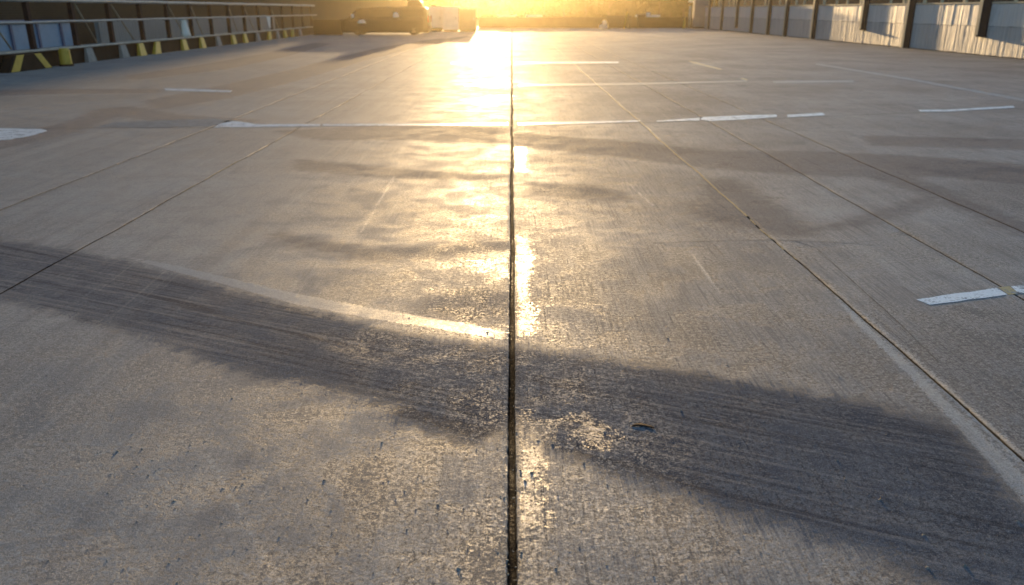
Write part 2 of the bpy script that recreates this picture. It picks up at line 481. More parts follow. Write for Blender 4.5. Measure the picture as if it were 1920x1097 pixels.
def build_deck():
    rows = np.concatenate([np.linspace(-6, 1.15, 16)[:-1], 1.15 * (76 / 1.15) ** np.linspace(0, 1, 620)])
    base = np.concatenate([np.linspace(-14.2, -5.2, 40), np.linspace(-5.2, -2.0, 60)[1:], np.linspace(-2.0, 2.4, 210)[1:],
                           np.linspace(2.4, 5.5, 60)[1:], np.linspace(5.5, 17.0, 46)[1:]])
    keep = np.ones(len(base), bool)
    for x, w, d, a in JOINTS: keep &= np.abs(base - x) > w + 0.012
    cols = [(c, None, 0, 0) for c in base[keep]]
    for x, w, d, a in JOINTS:
        for off, dep, jm in ((-w / 2 - 0.004, 0, 0), (-w / 2, d * .35, 1), (-w / 2 + 0.003, d, 1), (w / 2 - 0.003, d, 1), (w / 2, d * .35, 1), (w / 2 + 0.004, 0, 0)):
            cols.append((x + off, (x, a), dep, jm))
    cols.sort(key=lambda c: c[0])
    nr, nc = len(rows), len(cols)
    X = np.zeros((nr, nc)); Z = np.zeros((nr, nc)); J = np.zeros((nr, nc))
    jit = RNG.normal(0, 1, (nr, nc))
    for j, (c, jt, dep, jm) in enumerate(cols):
        if jt is None:
            X[:, j] = c
        else:
            edge = 0.0008
            X[:, j] = c + (wob(jt[0], jt[1], rows) - jt[0]) + jit[:, j] * edge + np.sign(c - jt[0]) * (RNG.random(nr) < 0.035) * RNG.uniform(0.001, 0.005, nr) * (dep < 0.009)
            Z[:, j] = -dep
            J[:, j] = jm
    X = np.maximum.accumulate(X, axis=1)
    Y = np.repeat(rows[:, None], nc, 1)
    v = np.stack([X, Y, Z], 2).reshape(-1, 3)
    idx = np.arange(nr * nc).reshape(nr, nc)
    f = np.stack([idx[:-1, :-1], idx[:-1, 1:], idx[1:, 1:], idx[1:, :-1]], 2).reshape(-1, 4)
    me = bpy.data.meshes.new('concrete_deck')
    me.vertices.add(len(v)); me.vertices.foreach_set('co', v.ravel())
    me.loops.add(f.size); me.loops.foreach_set('vertex_index', f.ravel())
    me.polygons.add(len(f)); me.polygons.foreach_set('loop_start', np.arange(0, f.size, 4))
    me.update(calc_edges=True)
    P = v[:, :2]
    for nm, polys in (('stain', STAINS), ('faded', STREAKS_AND_SHADOWS), ('patch', PATCHES), ('wet', WETS), ('glint', GLINTS)):
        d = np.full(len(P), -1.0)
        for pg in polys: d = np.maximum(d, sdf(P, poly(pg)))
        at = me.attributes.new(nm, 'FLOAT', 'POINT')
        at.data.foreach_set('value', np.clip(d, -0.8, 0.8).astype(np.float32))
    at = me.attributes.new('joint', 'FLOAT', 'POINT')
    at.data.foreach_set('value', J.ravel().astype(np.float32))
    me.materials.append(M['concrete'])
    o = bpy.data.objects.new('concrete_deck', me)
    COL.objects.link(o)
    return tag(o, 'wide grey stained concrete deck cut by long straight joints', 'pavement', kind='structure')


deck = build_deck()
g = MB()
g.add([(-900, -300, -0.08), (900, -300, -0.08), (900, 2400, -0.08), (-900, 2400, -0.08)], [(0, 1, 2, 3)])
tag(g.build('ground', M['soil']), 'dry brown ground stretching beyond the concrete deck', 'ground', kind='structure')


# ------------------------------------------------------------------ painted markings, joint sealant
def sheet(name, pts, mat, label, cat, z=0.0014, world_pts=False, ragged=0.012):
    pg = [Vector(p) for p in (pts if world_pts else poly(pts))]
    out = []
    for i, a in enumerate(pg):                         # subdivide the outline so that its edge can be worn
        b = pg[(i + 1) % len(pg)]
        k = max(1, min(40, int((b - a).length / 0.08)))
        for q in range(k):
            p = a.lerp(b, q / k)
            out.append((p.x + random.uniform(-ragged, ragged), p.y + random.uniform(-ragged, ragged)))
    mb = MB()
    mb.add([(p[0], p[1], z) for p in out], [tuple(range(len(out)))])
    o = mb.build(name, mat)
    if o.data.polygons[0].normal.z < 0: o.data.flip_normals()
    return tag(o, label, cat, kind='structure')


WP, OP, YP = M['white_paint'], M['worn_paint'], M['yellow_paint']
LINES = [
    ([(400, 239), (426, 226), (452, 228), (480, 233), (600, 233), (600, 236.5), (480, 238.5)], WP, 'white worn wedge of paint beside the second left joint'),
    ([(606, 233), (800, 232), (953, 230), (953, 235), (800, 236), (606, 236)], WP, 'thin white cross line just left of the central joint'),
    ([(971, 230), (1100, 228), (1200, 225.5), (1200, 228), (1100, 232), (971, 235)], WP, 'thin white cross line just right of the central joint'),
    ([(1232, 226.5), (1312, 221), (1312, 226), (1232, 228)], WP, 'short tapering white dash just right of the yellow joint'),
    ([(1318, 219.5), (1400, 216), (1455, 214.5), (1458, 219), (1400, 224), (1330, 227), (1314, 224)], WP, 'bold bright white bar across the right slabs'),
    ([(1476, 215.5), (1543, 211.5), (1548, 216), (1476, 220)], WP, 'small bright white dash following the bold white bar'),
    ([(1722, 206), (1780, 205.5), (1900, 198.5), (1903, 202), (1780, 209), (1726, 209.5)], WP, 'thin white line far out on the right slabs'),
    ([(-260, 238), (-60, 239), (80, 242), (89, 246), (62, 254), (20, 262), (-60, 265), (-260, 262)], WP, 'broad bright white bar at the left edge'),
    ([(308, 166), (365, 167), (436, 170), (432, 173), (365, 171.5), (310, 169.5)], WP, 'thin white dash before the shaded left kerb'),
    ([(845, 116.5), (956, 116), (956, 120), (845, 120.5)], WP, 'distant white cross line in the glare left of the central joint'),
    ([(968, 116), (1160, 115.5), (1160, 118.5), (968, 120)], WP, 'distant white cross line in the glare right of the central joint'),
    ([(1718, 561), (1745, 572), (1888, 553), (1870, 540.5)], WP, 'wide white parking bar lying in the right foreground'),
    ([(1912, 551), (2100, 528), (2100, 512), (1896, 537)], WP, 'white parking bar cut off by the right edge'),
    ([(1872, 540), (1890, 553), (1910, 550.5), (1894, 537.5)], YP, 'small yellow paint patch between two white bars'),
    ([(1530, 119), (1700, 146), (1920, 186), (1920, 190), (1700, 149), (1530, 121)], OP, 'long worn pale line running along the right slabs'),
    ([(870, 158.5), (953, 158), (953, 162), (870, 161)], WP, 'short pale dash in the glare near the second cross joint'),
    ([(972, 158), (1180, 156), (1400, 151), (1400, 153), (1180, 159.5), (972, 161.5)], OP, 'long worn pale cross line right of the glare'),
    ([(1450, 152), (1600, 151), (1600, 154), (1450, 155.5)], OP, 'faint pale dash at the end of a worn cross line'),
    ([(186, 238), (215, 229), (400, 222), (440, 226), (395, 236), (300, 239)], OP, 'faint grey wedge of old paint left of the joint'),
    ([(1290, 114), (1308, 117), (1355, 130), (1350, 131), (1300, 119)], YP, 'thin worn yellow dash far off on the right'),
    ([(1392, 146), (1402, 149), (1400, 151), (1388, 148)], YP, 'tiny yellow paint fleck past the worn yellow dash'),
]
for pts, mt, lb in LINES:
    sheet('painted_line', pts, mt, lb, 'painted line', ragged=0.006)


def strip(name, xy, w, z, mat, label, cat, jag=0.3):
    """raised strip along a ground polyline, ragged in width"""
    pts = []
    for i in range(len(xy) - 1):
        a, b = Vector(xy[i]), Vector(xy[i + 1])
        k = max(2, int((b - a).length / 0.07))
        pts += [a.lerp(b, q / k) for q in range(k)]
    pts.append(Vector(xy[-1]))
    vs, fs = [], []
    for i, p in enumerate(pts):
        d = (pts[min(i + 1, len(pts) - 1)] - pts[max(0, i - 1)]).normalized()
        nrm = Vector((-d.y, d.x))
        l = w * (0.5 + random.uniform(-jag, jag) * 0.5)
        r = w * (0.5 + random.uniform(-jag, jag) * 0.5)
        for off, zz in ((l, 0.001), (l * .55, z), (-r * .55, z * random.uniform(.7, 1.1)), (-r, 0.001)):
            q = p + nrm * off
            vs.append((q.x, q.y, zz))
        if i:
            b = 4 * i
            for k in range(3): fs.append((b - 4 + k, b + k, b + k + 1, b - 3 + k))
    mb = MB(); mb.add(vs, fs)
    o = mb.build(name, mat, smooth=True)
    if o.data.polygons[0].normal.z < 0: o.data.flip_normals()
    return tag(o, label, cat, kind='structure')


def along(x0, a, y0, y1, step=0.2):
    ys = np.arange(y0, y1, step)
    return [(float(wob(x0, a, y)), float(y)) for y in ys]


strip('joint_sealant', along(1.69, 0.006, 5.6, 46), 0.016, 0.0025, M['sealant'], 'golden sealant line filling the right long joint', 'joint sealant')
for ya, yb in ((6.4, 6.75), (6.9, 8.1), (8.4, 8.8), (9.1, 9.5)):
    strip('joint_sealant', along(-2.68, 0.006, ya, yb, 0.1), 0.008, 0.002, M['sealant'], 'broken fleck of yellowish sealant in the left long joint', 'joint sealant', 0.9)
for ya, yb in ((4.55, 4.62), (4.75, 4.9), (5.0, 5.28), (5.36, 5.56)):
    strip('joint_sealant', along(1.69, 0.006, ya, yb, 0.05), 0.010, 0.002, M['sealant'], 'crumbled end of the golden sealant in the right long joint', 'joint sealant', 0.9)
strip('joint_filler', poly([(-200, 241), (400, 239.5), (600, 238), (957, 236), (1220, 230), (1460, 222), (1720, 211), (1925, 203)]), 0.028, 0.0012, M['filler'], 'dark filler along the nearer cross joint', 'joint filler', 0.6)
strip('joint_filler', poly([(-100, 168), (300, 167), (640, 166), (960, 164), (1400, 156), (1800, 152)]), 0.028, 0.0012, M['filler'], 'dark filler along the middle cross joint', 'joint filler', 0.6)
strip('joint_filler', poly([(1225, 456), (1330, 452), (1450, 450), (1560, 454), (1640, 460)]), 0.006, 0.001, M['filler'], 'hairline crack running across the right slab', 'crack', 0.9)
strip('joint_filler', poly([(1490, 452), (1530, 465), (1590, 520), (1680, 600), (1760, 680)]), 0.006, 0.001, M['filler'], 'thin dark crack beside the right long joint', 'crack', 0.9)

# ------------------------------------------------------------------ loose grit and a dry leaf
M['grit'] = simple('grit_stone', (0.10, 0.095, 0.09), (0.28, 0.25, 0.21), 0.7, 40)


def build_grit():
    mb = MB()
    for i in range(1100):
        if i < 700:
            px, py = random.uniform(0, 1920), 420 + 680 * random.random() ** 0.7
        elif i < 900:
            px, py = random.gauss(959, 26), random.uniform(480, 1100)
        else:
            cxx, cyy = random.choice(((820, 960), (250, 880), (700, 900), (1250, 1000), (480, 960), (1180, 820), (1600, 900)))
            px, py = random.gauss(cxx, 70), random.gauss(cyy, 45)
        x, y = gpt(px, py)
        r = min(0.0062, 0.0011 * math.exp(abs(random.gauss(0, .62))))
        ph = random.random() * 6
        k6 = [random.uniform(.6, 1.3) for _ in range(6)]
        ring = [(x + r * math.cos(ph + k * 1.05) * k6[k], y + r * math.sin(ph + k * 1.05) * k6[k], 0.0) for k in range(6)]
        hh = random.uniform(.25, .8)
        top = [(x + r * .5 * math.cos(ph + k * 2.1) * random.uniform(.5, 1.3), y + r * .5 * math.sin(ph + k * 2.1), r * hh * random.uniform(.7, 1.2)) for k in range(3)]
        mb.add(ring + top, [(0, 1, 6), (1, 2, 7, 6), (2, 3, 7), (3, 4, 8, 7), (4, 5, 8), (5, 0, 6, 8), (6, 7, 8)])
    return tag(mb.build('loose_grit', M['grit']), 'loose grit and tiny stones scattered over the concrete', 'grit', kind='stuff')


build_grit()

M['leaf'] = simple('dry_leaf', (0.045, 0.026, 0.018), (0.02, 0.016, 0.015), 0.85, 60, bump=0.002, spec=0.1)
lx, ly = gpt(1205, 800)
mb = MB()
nseg = 9
vs, fs = [], []
for i in range(nseg + 1):
    t = i / nseg
    wv = 0.011 * math.sin(math.pi * t) ** 0.8 * random.uniform(.75, 1.1) + 0.0015
    cx, cy, cz = lx - 0.04 + 0.08 * t, ly + 0.012 * math.sin(t * 4), 0.001 + 0.001 * math.sin(t * 5) ** 2
    vs += [(cx, cy - wv, cz + 0.0012 * random.random()), (cx, cy, cz), (cx, cy + wv, cz + 0.0015 * random.random())]
    if i:
        b = 3 * i
        fs += [(b - 3, b, b + 1, b - 2), (b - 2, b + 1, b + 2, b - 1)]
mb.add(vs, fs)
leaf = mb.build('dry_leaf', M['leaf'], smooth=True)
sm = leaf.modifiers.new('solid', 'SOLIDIFY'); sm.thickness = 0.0008
tag(leaf, 'curled brown dry leaf lying on the dark stain right of the joint', 'leaf')

# ------------------------------------------------------------------ left side: plinth, railing, things along it
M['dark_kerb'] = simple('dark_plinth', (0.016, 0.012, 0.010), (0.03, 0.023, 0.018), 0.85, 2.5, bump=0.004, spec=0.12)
M['cap'] = simple('plinth_cap', (0.42, 0.40, 0.36), (0.30, 0.28, 0.25), 0.6, 4, bump=0.003)
M['galv'] = simple('galvanised_steel', (0.33, 0.33, 0.33), (0.24, 0.24, 0.24), 0.55, 5, metal=0.2)
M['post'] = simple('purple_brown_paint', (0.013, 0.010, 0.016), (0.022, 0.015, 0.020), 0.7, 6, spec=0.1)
M['wood'] = simple('pale_brace', (0.36, 0.29, 0.20), (0.25, 0.20, 0.14), 0.6, 8)
M['foot'] = simple('foot_concrete', (0.30, 0.29, 0.27), (0.20, 0.195, 0.19), 0.8, 6, bump=0.004)
M['yellow'] = simple('yellow_hazard_paint', (0.58, 0.38, 0.045), (0.46, 0.29, 0.035), 0.5, 7)
M['white'] = simple('white_enamel', (0.80, 0.79, 0.77), (0.70, 0.69, 0.67), 0.45, 3)
M['cloth'] = simple('white_cloth', (0.82, 0.80, 0.75), (0.74, 0.72, 0.66), 0.8, 6, **{'Transmission Weight': 0.0})
M['red'] = simple('red_base', (0.22, 0.03, 0.02), (0.16, 0.02, 0.02), 0.6, 5)

RX = -12.1
Y0, Y1 = 13.0, 52.6
pl = empty('kerb_plinth', (RX, Y0, 0))
tag(pl, 'long dark plinth with a pale cap carrying the railing', 'plinth')
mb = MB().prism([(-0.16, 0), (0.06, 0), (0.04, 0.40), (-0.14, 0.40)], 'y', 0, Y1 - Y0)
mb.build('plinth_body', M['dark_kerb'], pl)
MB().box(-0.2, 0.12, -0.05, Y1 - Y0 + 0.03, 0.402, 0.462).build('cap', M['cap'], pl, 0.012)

rail = empty('railing', (RX, Y0, 0.462))
tag(rail, 'long grey tube railing on dark posts along the left edge', 'railing')
post_y = []
y = 14.75
while y < 52.5:
    post_y.append(y); y += 2.13
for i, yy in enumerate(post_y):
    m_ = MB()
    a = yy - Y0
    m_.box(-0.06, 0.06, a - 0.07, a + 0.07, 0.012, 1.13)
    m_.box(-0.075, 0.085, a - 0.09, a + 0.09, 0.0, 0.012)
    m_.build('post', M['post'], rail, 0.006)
def rail_tube(name, z, r, xo):
    m_ = MB(); pts = []
    for yy in np.arange(0, Y1 - Y0 + 0.01, 1.0): pts.append((xo, float(yy), z + 0.006 * math.sin(yy * 2.1)))
    return m_.tube(pts, r, 12).build(name, M['galv'], rail, smooth=True)
rail_tube('top_rail', 1.175, 0.056, 0.0)
rail_tube('middle_rail', 0.645, 0.034, 0.095)
for k, yy in enumerate(post_y[2:14]):
    a = yy - Y0
    if k % 3 == 1: continue
    MB().tube([(-0.10, a + 0.45, 1.10), (-0.10, a + 1.35 + 0.3 * (k % 2), 0.03)], 0.022, 8).build('brace', M['wood'], rail, smooth=True)

# feet against the plinth: concrete or yellow, and one striped block
feet = [(23.65, 0, 'grey concrete foot block against the plinth, nearest of the grey ones'), (25.75, 0, 'grey concrete foot block between the near grey one and a yellow one'),
        (27.0, 1, 'upright faded yellow foot block under the railing, nearest of the yellow ones'), (28.1, 2, 'leaning yellow foot block right beside the nearest upright yellow one'),
        (30.6, 1, 'pale yellow upright foot block beneath the white sack'), (32.4, 1, 'pale yellow foot block just past the white sack'),
        (34.2, 0, 'broad grey foot block halfway along the plinth'), (36.1, 1, 'narrow yellowish foot block past the broad grey block'),
        (37.7, 1, 'yellowish upright foot block third before the leaning far one'), (39.6, 0, 'greyish foot block two before the leaning far one'),
        (41.4, 2, 'bright leaning yellow foot block on the far half'), (43.0, 0, 'small grey foot block behind the bright leaning one'),
        (44.4, 1, 'small yellow foot block near the far glints'), (45.8, 2, 'small leaning yellow foot block near the railing end'),
        (47.6, 0, 'farthest grey foot block under the railing')]
for yy, kind, lb in feet:
    r_ = empty('foot_block', (RX + 0.065, yy, 0))
    lean = 0.22 if kind == 2 else 0.0
    m_ = MB()
    m_.add([(0, -0.24, 0), (0.13, -0.24, 0), (0.13, 0.24, 0), (0, 0.24, 0),
            (0, -0.17 + lean, 0.385), (0.07, -0.17 + lean, 0.385), (0.07, 0.17 + lean, 0.385), (0, 0.17 + lean, 0.385)],
           [(0, 3, 2, 1), (4, 5, 6, 7), (0, 1, 5, 4), (1, 2, 6, 5), (2, 3, 7, 6), (3, 0, 4, 7)])
    o = m_.build('foot_block', M['foot'] if kind == 0 else M['yellow'], None, 0.012)
    bpy.data.objects.remove(r_)
    o.location = (RX + 0.065, yy, 0)
    tag(o, lb, 'foot block', 'foot blocks against the railing plinth')

sb = empty('hazard_block', (RX + 0.07, 20.35, 0))
tag(sb, 'dark block with two slanting yellow stripes at the left edge', 'hazard block')
MB().prism([(-0.95, 0), (0.95, 0), (0.62, 0.385), (-0.62, 0.385)], 'x', 0, 0.24).build('block', M['dark_kerb'], sb, 0.012)
MB().prism([(-0.86, 0.012), (-0.52, 0.012), (-0.22, 0.380), (-0.52, 0.380)], 'x', 0.241, 0.247).build('stripe', M['yellow'], sb)
MB().prism([(0.62, 0.012), (0.90, 0.012), (0.50, 0.380), (0.22, 0.380)], 'x', 0.241, 0.247).build('stripe', M['yellow'], sb)

bo = empty('bollard', (RX + 0.32, 21.95, 0))
tag(bo, 'squat round yellow bollard next to the striped block', 'bollard')
MB().tube([(0, 0, 0.05), (0, 0, 0.40), (0, 0, 0.45)], [0.15, 0.135, 0.10], 16).build('body', M['yellow'], bo, smooth=False)
MB().tube([(0, 0, 0), (0, 0, 0.05)], 0.18, 16).build('base', M['dark_kerb'], bo)

# white sack leaning behind the rail, small sunlit tag, reflectors
mb = MB()
ring = []
hs = [0.0, 0.10, 0.30, 0.50, 0.62]
rw = [0.33, 0.34, 0.27, 0.19, 0.16]
vs, fs = [], []
for i, (h_, w_) in enumerate(zip(hs, rw)):
    for k in range(12):
        an = 2 * math.pi * k / 12
        vs.append((0.10 * math.cos(an) * (1 + .2 * math.sin(3 * an + i)), w_ * math.sin(an) - 0.28 * h_, h_ + 0.012 * math.sin(5 * an + i)))
    if i:
        for k in range(12):
            fs.append(((i - 1) * 12 + k, (i - 1) * 12 + (k + 1) % 12, i * 12 + (k + 1) % 12, i * 12 + k))
fs.append(tuple(range(12))[::-1]); fs.append(tuple(48 + k for k in range(12)))
mb.add(vs, fs)
sack = mb.build('white_sack', M['cloth'], smooth=True)
sack.location = (RX - 0.02, 31.3, 0.466)
tag(sack, 'white cloth sack slumped between two posts on the plinth cap', 'sack')

wp = MB().prism([(-0.34, 0.62), (0.26, 0.62), (0.16, 0.08), (-0.02, 0.08)], 'x', 0, 0.02).build('hanging_cloth', M['cloth'])
wp.location = (RX + 0.12, 41.6, 0.47)
tag(wp, 'small pale tapering cloth hung from the far middle rail', 'cloth')

# ------------------------------------------------------------------ behind the railing: blue car, grey fence, long building
M['blue'] = simple('blue_car_paint', (0.10, 0.19, 0.33), (0.085, 0.165, 0.29), 0.3, 2)
M['glass'] = simple('dark_glass', (0.02, 0.022, 0.025), (0.03, 0.03, 0.032), 0.08, 1)
M['rubber'] = simple('rubber', (0.018, 0.018, 0.018), (0.03, 0.03, 0.03), 0.8, 8)
M['alloy'] = simple('alloy', (0.5, 0.5, 0.5), (0.4, 0.4, 0.4), 0.35, 5, metal=0.8)
M['alloy_dark'] = simple('dull_alloy', (0.14, 0.13, 0.12), (0.10, 0.095, 0.09), 0.5, 5, metal=0.4)
M['lamp_red'] = simple('tail_lamp', (0.35, 0.02, 0.02), (0.28, 0.02, 0.02), 0.2, 3)
M['lamp_clear'] = simple('head_lamp', (0.7, 0.7, 0.68), (0.6, 0.6, 0.58), 0.15, 3)
M['plastic'] = simple('black_plastic', (0.03, 0.03, 0.03), (0.045, 0.045, 0.045), 0.6, 6)
M['dark_paint'] = simple('dark_van_paint', (0.014, 0.012, 0.010), (0.022, 0.018, 0.014), 0.4, 2, spec=0.25)


def loft(profile_fn, stations):
    """body shell: stations along length, each a closed ring"""
    mb = MB(); rings = [profile_fn(s) for s in stations]
    n = len(rings[0])
    for i, rg in enumerate(rings): mb.v += rg
    for i in range(len(rings) - 1):
        for k in range(n):
            mb.f.append((i * n + k, i * n + (k + 1) % n, (i + 1) * n + (k + 1) % n, (i + 1) * n + k))
    mb.f.append(tuple(range(n))[::-1]); mb.f.append(tuple((len(rings) - 1) * n + k for k in range(n)))
    return mb


def interp(tab, s):
    for (a, va), (b, vb) in zip(tab, tab[1:]):
        if s <= b:
            t = (s - a) / (b - a) if b > a else 0
            return va + (vb - va) * t
    return tab[-1][1]


def wheel(parent, x, y, r, side, w=0.2):
    m_ = MB()
    prof = [(r * .62, -w / 2), (r * .95, -w / 2), (r, -w * .3), (r, w * .3), (r * .95, w / 2), (r * .62, w / 2)]
    n = 28
    vs = [(x + q * math.cos(2 * math.pi * k / n), y + yo, r + q * math.sin(2 * math.pi * k / n)) for q, yo in prof for k in range(n)]
    fs = [(i * n + k, i * n + (k + 1) % n, (i + 1) * n + (k + 1) % n, (i + 1) * n + k) for i in range(5) for k in range(n)]
    m_.add(vs, fs)
    wh = m_.build('wheel', M['rubber'], parent, smooth=True)
    d = MB()
    yo = y + side * w * .30
    d.tube([(x, yo, r), (x, yo + side * 0.02, r), (x, yo + side * 0.035, r)], [r * .64, r * .6, r * .2], 20)
    for k in range(5):
        an = 2 * math.pi * k / 5
        d.tube([(x, yo + side * .03, r), (x + r * .58 * math.cos(an), yo + side * .03, r + r * .58 * math.sin(an))], 0.028, 6)
    d.build('rim', M['alloy_dark'] if r == .31 else M['alloy'], wh)
    return wh


def vehicle(name, L, W, lower, roofline, zb, mat, wheels, r, windows, extras):
    """car or van in its own frame: +x is the front, y across"""
    root = empty(name)
    def ring(s):
        t = interp(lower, s)
        w = W / 2 * interp([(0, .86), (.06, .96), (.2, 1), (.85, 1), (.95, .95), (1, .84)], s)
        x = -L / 2 + L * s
        return [(x, -w * .93, zb), (x, -w, zb + .12), (x, -w, t - .18), (x, -w * .95, t), (x, w * .95, t), (x, w, t - .18), (x, w, zb + .12), (x, w * .93, zb)]
    loft(ring, [0, .02, .06, .12, .2, .3, .4, .5, .6, .7, .8, .88, .94, .98, 1]).build('body', mat, root, 0.02)
    if roofline:
        s0, s1 = roofline[0][0], roofline[-1][0]
        def cab(s):
            top = interp(roofline, s); base = interp(lower, s) - .04
            x = -L / 2 + L * s
            k = (top - base) / .6
            w0, w1 = W / 2 * .93, W / 2 * (.93 - .14 * min(1, max(k, 0)))
            return [(x, -w0, base), (x, -w1, top - .06 * min(1, k)), (x, -w1 * .9, top), (x, w1 * .9, top), (x, w1, top - .06 * min(1, k)), (x, w0, base)]
        loft(cab, [s for s, _ in roofline]).build('roof', mat, root, 0.015)
    for (pts, side, yo) in windows:
        m_ = MB(); m_.prism(pts, 'y', side * yo, side * (yo + 0.012))
        m_.build('window', M['glass'], root)
    for x in wheels:
        for sd in (-1, 1): wheel(root, x, sd * (W / 2 - .12), r, sd)
    extras(root)
    return root


sk = empty('skip_container', (-14.3, 24.0, -0.08))
tag(sk, 'blue grey metal skip container seen through the left railing', 'container')
M['blue'] = simple('blue_grey_enamel', (0.24, 0.36, 0.50), (0.19, 0.29, 0.42), 0.5, 2)
M['blue_dark'] = simple('deep_blue_enamel', (0.06, 0.10, 0.20), (0.045, 0.08, 0.16), 0.5, 2)
MB().prism([(-2.05, .25), (2.05, .25), (2.35, 1.12), (-2.35, 1.12)], 'x', -.7, .7).build('body', M['blue'], sk, .02)
m_ = MB()
for yy in (-2.3, 2.3): m_.box(-.74, .74, yy - .05, yy + .05, 1.122, 1.19)
for xx in (-.72, .72): m_.box(xx - .05, xx + .05, -2.25, 2.25, 1.122, 1.19)
m_.build('rim', M['blue_dark'], sk, .01)
for yy in (-1.2, 0.1, 1.35):
    MB().box(.702, .75, yy - .05, yy + .05, .28, 1.10).build('rib', M['blue_dark'], sk, .006)
for yy in (-1.6, 1.6):
    MB().box(-.6, .6, yy - .15, yy + .15, 0, .248).build('foot', M['plastic'], sk)

M['fence'] = simple('grey_boards', (0.26, 0.27, 0.27), (0.18, 0.185, 0.19), 0.65, 3, stretch=(1, 6, .4))
fe = empty('board_fence', (-13.2, 26.9, -0.08))
tag(fe, 'low grey board fence standing behind the left railing', 'fence')
m_ = MB()
yy = 0.0
while yy < 20.0:
    w_ = random.uniform(.16, .2)
    m_.box(random.uniform(-.012, .0), .02, yy, yy + w_, .10, 1.13 + random.uniform(-.02, .02))
    yy += w_ + .012
m_.build('boards', M['fence'], fe)
for k in range(9):
    MB().box(-.12, -.03, k * 2.45, k * 2.45 + .09, 0, 1.18).build('fence_post', M['fence'], fe)

M['brick'] = None
def brick_material():
    n = Nodes('brown_brick')
    sw = n.node('ShaderNodeSeparateXYZ', {'Vector': n.co}).outputs
    vec = n.node('ShaderNodeCombineXYZ', {'X': n.math('ADD', sw[0], sw[1]), 'Y': sw[2], 'Z': 0.0}).outputs[0]
    b = n.node('ShaderNodeTexBrick', {'Vector': vec, 'Scale': 1.0, 'Color1': (0.065, 0.042, 0.022, 1), 'Color2': (0.05, 0.032, 0.018, 1), 'Mortar': (0.075, 0.06, 0.045, 1),
                                      'Mortar Size': 0.008, 'Brick Width': 0.24, 'Row Height': 0.075})
    col = n.mix(n.ramp(n.noise(0.5, 6), .35, .7, 0, .5), b.outputs['Color'], (0.035, 0.026, 0.018))
    return n.surf(col, 0.85, n.bump(b.outputs['Fac'], -0.006), 0.0, 0.15)
M['brick'] = brick_material()
M['roof'] = simple('roof_sheet', (0.12, 0.11, 0.10), (0.09, 0.085, 0.08), 0.6, 2)

bl = empty('brick_building', (-15.1, 8.0, -0.08))
tag(bl, 'long brown brick building beyond the left railing', 'building')
BH, BLn = 18.0, 248.0  # unseen height and length, drawn out to shade the strip by the railing
MB().box(-12, 0, 0, BLn, 0, BH).build('wall', M['brick'], bl)
MB().box(-12.4, .35, -.4, BLn + .4, BH, BH + .35).build('roof', M['roof'], bl)
for k in range(11):
    yy = 6 + k * 15.2
    for zc in (2.6, 7.4):
        fr = MB()
        fr.box(.0, .08, yy - 1.06, yy + 1.06, zc - .06, zc).box(.0, .08, yy - 1.06, yy + 1.06, zc + 1.7, zc + 1.76)
        fr.box(.0, .08, yy - 1.06, yy - 1.0, zc, zc + 1.7).box(.0, .08, yy + 1.0, yy + 1.06, zc, zc + 1.7).box(.022, .07, yy - .03, yy + .03, zc, zc + 1.7)
        f_ = fr.build('window', M['roof'], bl)
        MB().box(.004, .02, yy - .998, yy + .998, zc + .002, zc + 1.698).build('pane', M['glass'], f_)

# ------------------------------------------------------------------ the van, cabinets, low walls at the far end
def van_extras(root):
    for sd in (-1, 1):
        MB().box(2.56, 2.64, sd * .66 - .14, sd * .66 + .14, .62, .80).build('headlight', M['lamp_clear'], root, .02)
        MB().box(-2.66, -2.60, sd * .78 - .06, sd * .78 + .06, .75, 1.15).build('tail_light', M['lamp_red'], root, .02)
        MB().box(1.72, 1.86, sd * 1.04 - .12, sd * 1.04 + .12, 1.02, 1.24).build('mirror', M['white'], root, .03)
        for x in (-.9, 1.0):
            MB().box(x - .1, x + .1, sd * .975 - .02, sd * .975 + .02, .93, .97).build('handle', M['plastic'], root, .008)
    MB().prism([(1.0, .70), (1.55, .70), (1.42, .90), (1.15, .92)], 'y', .953, .968).build('door_panel', M['white'], root)
    MB().prism([(-.90, .96), (-.56, .96), (-.55, 1.18), (-.62, 1.32), (-.73, 1.37), (-.84, 1.32), (-.91, 1.18)], 'y', .86, .90).build('window_reflection', M['white'], root, .02)  # bright window reflection put in as a white shape
    MB().box(2.60, 2.68, -.78, .78, .30, .50).build('bumper', M['plastic'], root, .03)
    MB().box(-2.70, -2.62, -.78, .78, .30, .52).build('bumper', M['plastic'], root, .03)
    MB().prism([(-1.35, 1.66), (-2.3, 1.66), (-2.2, 1.98), (-2.0, 2.1), (-1.6, 2.1), (-1.4, 1.96)], 'y', -.55, .55).build('roof_box', M['dark_paint'], root, .05)


van = vehicle('parked_van', 5.25, 1.9, [(0, 1.0), (.02, 1.06), (.8, 1.05), (.9, 1.0), (.96, .92), (1, .7)],
              [(.006, 1.02), (.02, 1.58), (.05, 1.68), (.2, 1.70), (.5, 1.68), (.76, 1.60), (.81, 1.52), (.90, 1.0)], .13, M['dark_paint'], (-1.72, 1.55), .31,
              [([(-2.45, 1.08), (-1.0, 1.08), (-1.0, 1.50), (-2.4, 1.52)], sd, .87) for sd in (-1, 1)] +
              [([(-.45, 1.08), (.75, 1.08), (.75, 1.48), (-.45, 1.50)], sd, .87) for sd in (-1, 1)] +
              [([(.85, 1.08), (1.75, 1.08), (1.45, 1.46), (.85, 1.48)], sd, .87) for sd in (-1, 1)], van_extras)
van.scale = (1, 1, .94)
van.location = (-7.55, 50.6, 0)
van.rotation_euler = (0, 0, R(180))
tag(van, 'dark parked van with a roof box facing left at the far end', 'van')

M['tan'] = simple('tan_paint', (0.52, 0.33, 0.17), (0.42, 0.27, 0.14), 0.55, 2)


